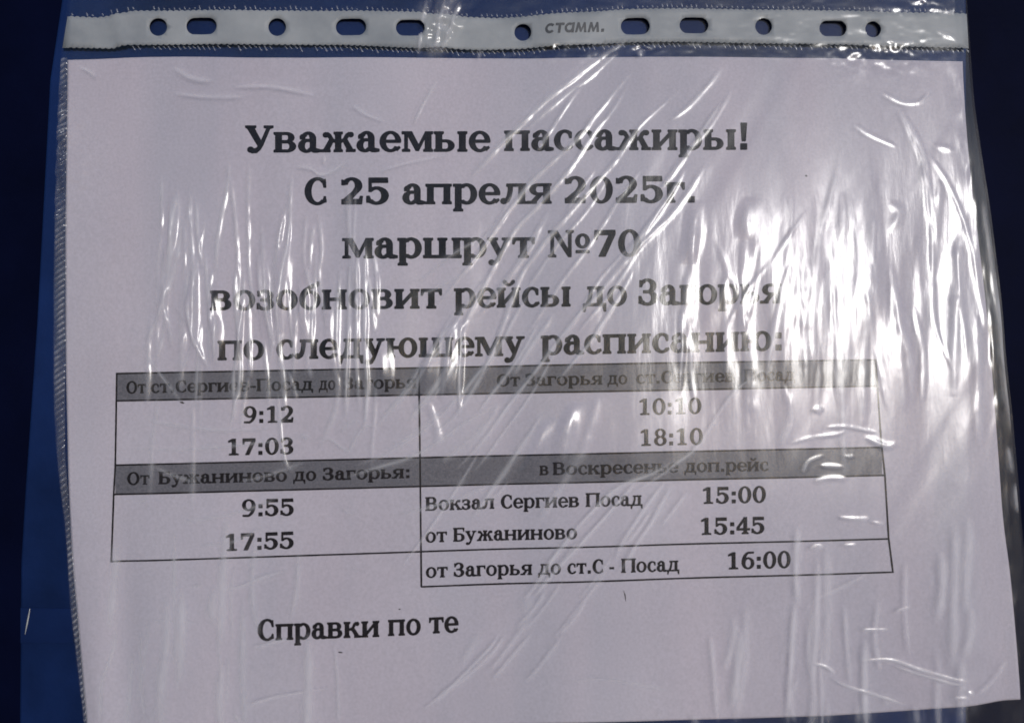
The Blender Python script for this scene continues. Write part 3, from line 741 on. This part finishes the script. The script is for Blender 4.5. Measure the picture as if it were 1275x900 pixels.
# creases, upper left and around the heading
for w, k, p in ((2, .7, ((217, 84), (240, 98), (266, 101))), (1.6, .7, ((289, 108), (340, 107), (396, 119))), (1.6, .6, ((216, 117), (260, 121), (306, 120))), (1.8, .7, ((98, 84), (112, 90), (120, 100))), (1.6, .6, ((437, 129), (455, 143), (480, 153))),
                (1.5, .8, ((546, 100), (530, 125), (514, 156))), (1.6, .8, ((366, 206), (385, 209), (400, 217), (420, 208), (436, 197))), (1.5, .5, ((470, 214), (500, 205), (560, 192))), (1.5, .6, ((402, 190), (402, 205))),
                (1.8, .6, ((1098, 114), (1125, 127), (1148, 126), (1161, 111))), (1.8, .5, ((1065, 155), (1085, 168), (1116, 183))), (3, .4, ((1165, 180), (1188, 186))), (1.4, .6, ((600, 62), (596, 76))), (2.4, 1.2, ((556, -4), (548, 30), (541, 66))),
                (2, 1.1, ((574, 2), (560, 40), (549, 66))), (2, .9, ((532, 0), (524, 45), (520, 70))), (2, .6, ((1165, 38), (1180, 44), (1194, 52))), (1.8, .7, ((1100, 50), (1125, 54), (1140, 51))),
                (1.4, .6, ((175, 514), (200, 527), (270, 536), (345, 533))), (1.4, .6, ((160, 559), (260, 558), (350, 548), (380, 545))), (1.4, .6, ((182, 524), (230, 530), (290, 540))), (3, .6, ((372, 543), (385, 546))),
                (1.5, .7, ((385, 549), (410, 546), (425, 556), (436, 560), (444, 545), (455, 532), (480, 530))), (1.4, .6, ((424, 540), (436, 526), (450, 524))), (1.4, .6, ((190, 580), (215, 592), (245, 602))), (1.5, .6, ((225, 650), (262, 644), (300, 636), (345, 620))),
                (1.5, .6, ((250, 678), (290, 674), (330, 655))), (1.4, .5, ((170, 628), (185, 620))), (1.5, .5, ((300, 600), (340, 590), (380, 575))), (1.5, .8, ((253, 733), (290, 732), (325, 719), (361, 710))), (1.4, .6, ((238, 730), (252, 728))),
                (1.6, .7, ((188, 771), (210, 773), (246, 775))), (2, .7, ((143, 775), (140, 812), (128, 852), (125, 905))), (2, .7, ((164, 812), (160, 870), (154, 905))), (1.8, .6, ((186, 766), (179, 830), (168, 880))), (1.6, .6, ((275, 735), (273, 800), (277, 905))),
                (1.6, .6, ((285, 815), (283, 880))), (1.5, .7, ((314, 806), (345, 797), (362, 794))), (1.6, .7, ((292, 888), (330, 870), (375, 861), (414, 856))), (1.8, .6, ((290, 886), (300, 905))), (1.8, .5, ((200, 858), (184, 905))), (1.7, .6, ((416, 795), (420, 850), (422, 905))),
                (1.5, .5, ((425, 632), (440, 640))), (1.4, .4, ((500, 640), (524, 632))), (1.5, .4, ((710, 848), (760, 846), (835, 860))), (1.5, .4, ((438, 706), (444, 709)))):
    rg(w, k, *p)

rr = random.Random(11)
for i in range(60):                                 # slack folds running down either side of the pocket
    x = rr.uniform(178, 470); y = rr.gauss(342, 66); l = rr.uniform(50, 150); d = rr.uniform(-14, 10)
    rg(rr.uniform(1.3, 3.0), rr.uniform(.35, .8), (x, y), (x + d * .6, y + l * .5), (x + d, y + l))
for i in range(20):
    x = rr.uniform(850, 1235); y = rr.gauss(300, 50); l = rr.uniform(110, 220); d = rr.uniform(-18, 12)
    rg(rr.uniform(2.5, 5.5), rr.uniform(.4, .8), (x, y), (x + d * .6, y + l * .5), (x + d, y + l))
for i in range(23):                                 # the bundle of slanting folds across the middle
    y = rr.uniform(90, 560); x = 850 - (y - 90) * .56 + rr.uniform(-130, 90); l = rr.uniform(60, 210)
    rg(rr.uniform(1.1, 2.6), rr.uniform(.5, 1.0), (x, y), (x - l * .26 + rr.uniform(-4, 4), y + l * .42), (x - l * .56, y + l * .83))
for i in range(12):
    y = rr.uniform(590, 800); x = 840 - (y - 590) * .9 + rr.uniform(-60, 50); l = rr.uniform(50, 120)
    rg(rr.uniform(1.1, 2.2), rr.uniform(.4, .8), (x, y), (x - l * .3, y + l * .42), (x - l * .62, y + l * .8))
for i in range(34):                                 # long faint folds down to the bottom edge
    x = rr.choice((rr.uniform(115, 440), rr.uniform(880, 1240))); y = rr.uniform(640, 820); l = rr.uniform(60, 200)
    rg(rr.uniform(1.6, 5.5), rr.uniform(.5, 1.0), (x, y), (x + rr.uniform(-6, 3), y + l * .5), (x + rr.uniform(-14, 6), y + l))
rg(4, 1, (1238, 330), (1248, 400), (1256, 470), (1263, 540)); rg(3, 1, (1246, 380), (1251, 440), (1259, 500)); rg(2, .8, (1226, 250), (1236, 330), (1244, 400))
rg(2.5, .9, (1266, 600), (1270, 640)); rg(2, .8, (1255, 555), (1262, 590))
def catmull(p):
    if len(p) < 3: return p
    q = np.vstack([2 * p[0] - p[1], p, 2 * p[-1] - p[-2]]); out = []
    for i in range(1, len(q) - 2):
        for t in np.arange(0, 1, .2):
            a, b, c, d = q[i - 1], q[i], q[i + 1], q[i + 2]
            out.append(.5 * (2 * b + (c - a) * t + (2 * a - 5 * b + 4 * c - d) * t * t + (3 * b - a - 3 * c + d) * t ** 3))
    out.append(p[-1])
    return np.array(out)
PLEATS = [(26, (572, 398), (550, 430), (538, 470), (532, 512)), (22, (576, 398), (566, 440), (560, 518)), (15, (218, 238), (218, 290), (210, 340)),
          (22, (330, 305), (332, 360), (338, 425)), (18, (358, 300), (352, 350), (350, 415)), (16, (248, 330), (240, 390), (250, 450)), (18, (420, 330), (416, 400), (420, 470)),
          (26, (722, 500), (705, 545), (698, 590)), (20, (690, 520), (672, 560), (655, 600)), (14, (276, 350), (270, 400), (272, 450)), (16, (385, 330), (382, 380), (390, 440)), (16, (476, 410), (480, 460), (474, 500)),
          (22, (935, 246), (928, 275), (930, 300)), (22, (872, 250), (864, 290), (860, 330))]
def film_fields(X, Y):
    h = np.zeros(X.shape); cr = np.zeros(X.shape)
    for i, (w, k, pts) in enumerate(RIDGES):
        p = catmull(np.array(pts, float))
        # needed slope so that one flank of the ridge turns the sun towards a viewer in front
        mid = p.mean(0); d = p[-1] - p[0]; d /= (np.hypot(*d) + 1e-9); nrm = np.array([-d[1], d[0]])
        need = abs(np.dot(nrm, np.array(MIR) - mid)) / F / 2
        along = abs(np.dot(d, np.array(MIR) - mid)) / F / 2
        slope = min(.55, need * 1.1 + .05) * (.55 + .45 * min(k, 1.2)) * (1 - .62 * np.clip((along - .09) / .08, 0, 1))
        sg = w * .85 * MMPX
        amp = slope * sg / .607
        x0, y0 = p.min(0) - 5 * w; x1, y1 = p.max(0) + 5 * w
        r0, r1 = np.searchsorted(Y[:, 0], [y0, y1])
        if r1 <= r0: continue
        sub = slice(r0, r1)
        c0 = max(0, int(np.searchsorted(X[r0], x0)) - 12); c1 = min(X.shape[1], int(np.searchsorted(X[r0], x1)) + 12)
        xs, ys = X[sub, c0:c1], Y[sub, c0:c1]
        # waver the coordinates slightly so no crease is ruler-straight
        xw = xs + 1.3 * value_noise(xs, ys, 34, 40, 300 + i); yw = ys + 1.1 * value_noise(xs, ys, 40, 36, 500 + i)
        best = np.full(xs.shape, 1e9); bt = np.zeros(xs.shape)
        seg = np.hypot(*np.diff(p, axis=0).T); cum = np.r_[0, np.cumsum(seg)]
        for j in range(len(p) - 1):
            a, b = p[j], p[j + 1]; L2 = seg[j] ** 2 + 1e-9
            t = np.clip(((xw - a[0]) * (b[0] - a[0]) + (yw - a[1]) * (b[1] - a[1])) / L2, 0, 1)
            dd = np.hypot(xw - a[0] - t * (b[0] - a[0]), yw - a[1] - t * (b[1] - a[1]))
            m = dd < best
            best = np.where(m, dd, best); bt = np.where(m, cum[j] + t * seg[j], bt)
        s = bt / cum[-1]
        ramp = min(max(6 * w, .28 * cum[-1]), .5 * cum[-1])
        taper = np.clip(np.minimum(bt, cum[-1] - bt) / ramp + .02, 0, 1)
        taper = taper * (2 - taper)
        wl = w * (.6 + .4 * taper) * .85
        prof = np.exp(-(best / wl) ** 2 / 2)
        var = 1 + .35 * value_noise(bt, bt * 0 + i * 7.7, 12, 5, 900 + i)
        h[sub, c0:c1] = np.maximum(h[sub, c0:c1], 0) + amp * prof * taper * var
        crease_glare = prof + .22 * np.exp(-(best / (wl * 3.6)) ** 2 / 2) * (1 + value_noise(bt, best * 3, 14, 9, 1300 + i))  # plus a wide veil beside the fold: glare painted as haze, no height
        cr[sub, c0:c1] = np.maximum(cr[sub, c0:c1], crease_glare * taper * min(1, k))
    for j, (W, *pts) in enumerate(PLEATS):              # lopsided folds: one steep flank, one broad flank
        p = catmull(np.array(pts, float))
        yc, xc = p[:, 1], p[:, 0]
        side_ = 1 if MIR[0] > xc.mean() else -1
        need = abs(MIR[0] - xc.mean()) / F / 2
        u = side_ * (X + 3 * value_noise(X, Y, 40, 30, 700 + j) - np.interp(Y, yc, xc)) / W
        t = np.clip((Y - yc[0]) / (yc[-1] - yc[0]), 0, 1)
        prof = np.where(u < -.3, np.clip((u + .7) / .4, 0, 1), np.clip((.7 - u), 0, 1))
        prof = prof * prof * (3 - 2 * prof) * .4 + prof * .6
        h = h + need * W * MMPX * prof * np.sin(np.pi * t) * (Y > yc[0]) * (Y < yc[-1])
    # fine stretched crinkle between the creases, stronger in the slack middle of the pocket
    band_ = np.exp(-((Y - 370) / 120) ** 2)
    side = np.clip(np.abs(X - 690) / 260, 0, 1)
    amt = .25 + 1.0 * band_ * side
    h = h + amt * (.00013 * value_noise(X, Y, 19, 95, 41) + .000018 * value_noise(X, Y, 7, 60, 43) + .00050 * value_noise(X, Y, 42, 170, 47))
    h = h + .00030 * value_noise(X, Y, 120, 150, 51) + .00008 * value_noise(X + Y * .6, Y, 24, 200, 57)
    # margins outside the paper, crumpled
    er = np.clip((X - np.interp(Y, [p[0] for p in S_R], [p[1] for p in S_R]) + 36) / 20, 0, 1)
    h = h + er * .0003 * value_noise(X, Y, 14, 40, 61, 2)
    tb = np.clip((76 - Y) / 10, 0, 1)
    for gx, gy, gr, ga in ((551, 26, 24, .0017), (1150, 6, 40, .0005), (690, 66, 60, .0004), (75, 190, 40, .0007), (1098, 66, 60, .0004), (800, 62, 14, .0006)):
        h = h + ga * np.exp(-(((X - gx) / gr) ** 2 + ((Y - gy) / (gr * (1.4 if gx < 100 or gx == 551 else .35))) ** 2)) * value_noise(X, Y, 13, 11, int(gx), 2)
    cr = np.maximum(cr, 1.5 * np.exp(-(((X - 551 + (Y - 30) * .3) / 13) ** 2 + ((Y - 30) / 34) ** 2)) * (.5 + .5 * value_noise(X, Y, 9, 16, 99)))  # bright glare over the strip, painted in as a patch of white haze
    h = h + tb * (.00010 * value_noise(X, Y, 18, 9, 63, 2))
    return h, cr

FD = PD + .0019
NU, NV = 800, 640
yy = np.linspace(-30, 930, NV)[:, None]
uu = np.linspace(0, 1, NU)[None]
FX = smooth(S_L, yy, .4) * (1 - uu) + smooth(S_R, yy, .4) * uu
FY = np.repeat(yy, NU, 1)
hh, cr = film_fields(FX, FY)
ph = paper_h(FX, FY)
edge = np.minimum(FX - FX[:, :1], FX[:, -1:] - FX)
hold = np.clip(edge / 14, 0, 1)
A, B = px(FX, FY, FD)
FV = np.stack([A, -(FD + hh * (.35 + .65 * hold) + ph * hold - (1 - hold) * .0008), B], -1)
cxm = (FX[:-1, :-1] + FX[1:, 1:]) / 2; cym = (FY[:-1, :-1] + FY[1:, 1:]) / 2
film = mesh_obj('front_film', FV, grid_faces(NU, NV, ~in_hole(cxm, cym, -.4)), M_film, None, True)
at = film.data.attributes.new('crease', 'FLOAT', 'POINT')
at.data.foreach_set('value', cr.astype(np.float32).ravel())
film['label'] = 'clear crinkled front of the pocket with glinting creases and painted-in glare haze'
into_sleeve(film)
# back film
nu2, nv2 = 80, 60
yy = np.linspace(-30, 930, nv2)[:, None]; uu = np.linspace(0, 1, nu2)[None]
BX = smooth(S_L, yy, .4) * (1 - uu) + smooth(S_R, yy, .4) * uu; BY = np.repeat(yy, nu2, 1)
A, B = px(BX, BY, BOARD)
bf = mesh_obj('back_film', np.stack([A, -(BOARD + .0005 + .0002 * value_noise(BX, BY, 60, 60, 71)), B], -1), grid_faces(nu2, nv2), M_back, None, True)
into_sleeve(bf)

# welded left seam: a milky ribbon of pressed bumps
yv = np.arange(73, 905, 1.0)[:, None]; k = 13
uu = np.linspace(0, 1, k)[None]
xl = smooth(S_L, yv, .4) + .3
inner = np.interp(yv, [75, 500, 560, 640, 900], [84.5, 81.5, 81, 87, 109])
inner = np.maximum(inner, xl + 3)
WX = xl * (1 - uu) + inner * uu; WY = np.repeat(yv, k, 1)
ph_ = (WY + (WX - xl) * .7) / 7.6
bump_ = (.5 + .5 * np.cos(2 * np.pi * ph_)) ** 1.5 * np.sin(np.pi * uu) ** .6
hseam = .00075 * bump_ * (1 + .8 * value_noise(WX, WY, 9, 26, 81)) + (.00015 + .0006 * np.exp(-((WY - 195) / 70) ** 2)) * value_noise(WX, WY, 7, 9, 82)
fade = np.interp(WY, [75, 120, 300, 900], [.8, 1.3, 1.0, .6])
A, B = px(WX, WY, FD)
ws = mesh_obj('side_weld', np.stack([A, -(FD + .0002 + hseam * fade), B], -1), grid_faces(k, len(yv)), M_weld, None, True)
wa = ws.data.attributes.new('crease', 'FLOAT', 'POINT')
wa.data.foreach_set('value', (bump_ * (.5 + .6 * value_noise(WX, WY, 8, 30, 83))).clip(0, 1).astype(np.float32).ravel())
ws['label'] = 'milky bumpy weld down the left edge'
into_sleeve(ws)

# rows of slanted weld ticks over and under the punched strip
def ticks(name, x0, x1, step, base, up, hgt, slant, lab):
    vt, ft = [], []
    x = x0
    while x < x1:
        if random.random() < .12:
            x += step; continue
        yb = float(base(x)) + random.uniform(-.5, .5); h_ = hgt * random.uniform(.45, 1.2); w = random.uniform(1.3, 1.9)
        q = [(x, yb), (x + w, yb), (x + w + slant, yb + up * h_), (x + slant, yb + up * h_)]
        mid = (x + w / 2 + slant / 2, yb + up * h_ / 2)
        n = len(vt)
        for a, b in q:
            A, B = px(a, b, SDP); vt.append((float(A), -(SDP + float(strip_h(np.array(a), np.array(b))) + .0001), float(B)))
        A, B = px(mid[0], mid[1], SDP); vt.append((float(A), -(SDP + float(strip_h(np.array(mid[0]), np.array(mid[1]))) + .0005), float(B)))
        for i in range(4):
            tr_ = (n + i, n + (i + 1) % 4, n + 4); ft.append(tr_ if up < 0 else tr_[::-1])
        x += step * random.uniform(.92, 1.08)
    o = mesh_obj(name, vt, ft, M_tick)
    o['kind'] = 'stuff'; o['label'] = lab
    into_sleeve(o)
ticks('weld_ticks', 165, 1203, 6.3, lambda x: lerp(ST_B, x) + 1.5, 1, 5.5, 3.0, 'row of small pressed ticks under the white strip')
ticks('weld_ticks', 90, 1200, 6.3, lambda x: lerp(ST_T, x) - .6, -1, 4, -1.0, 'row of small pressed ticks over the white strip')

bpy.context.scene.cycles.transparent_max_bounces = 16
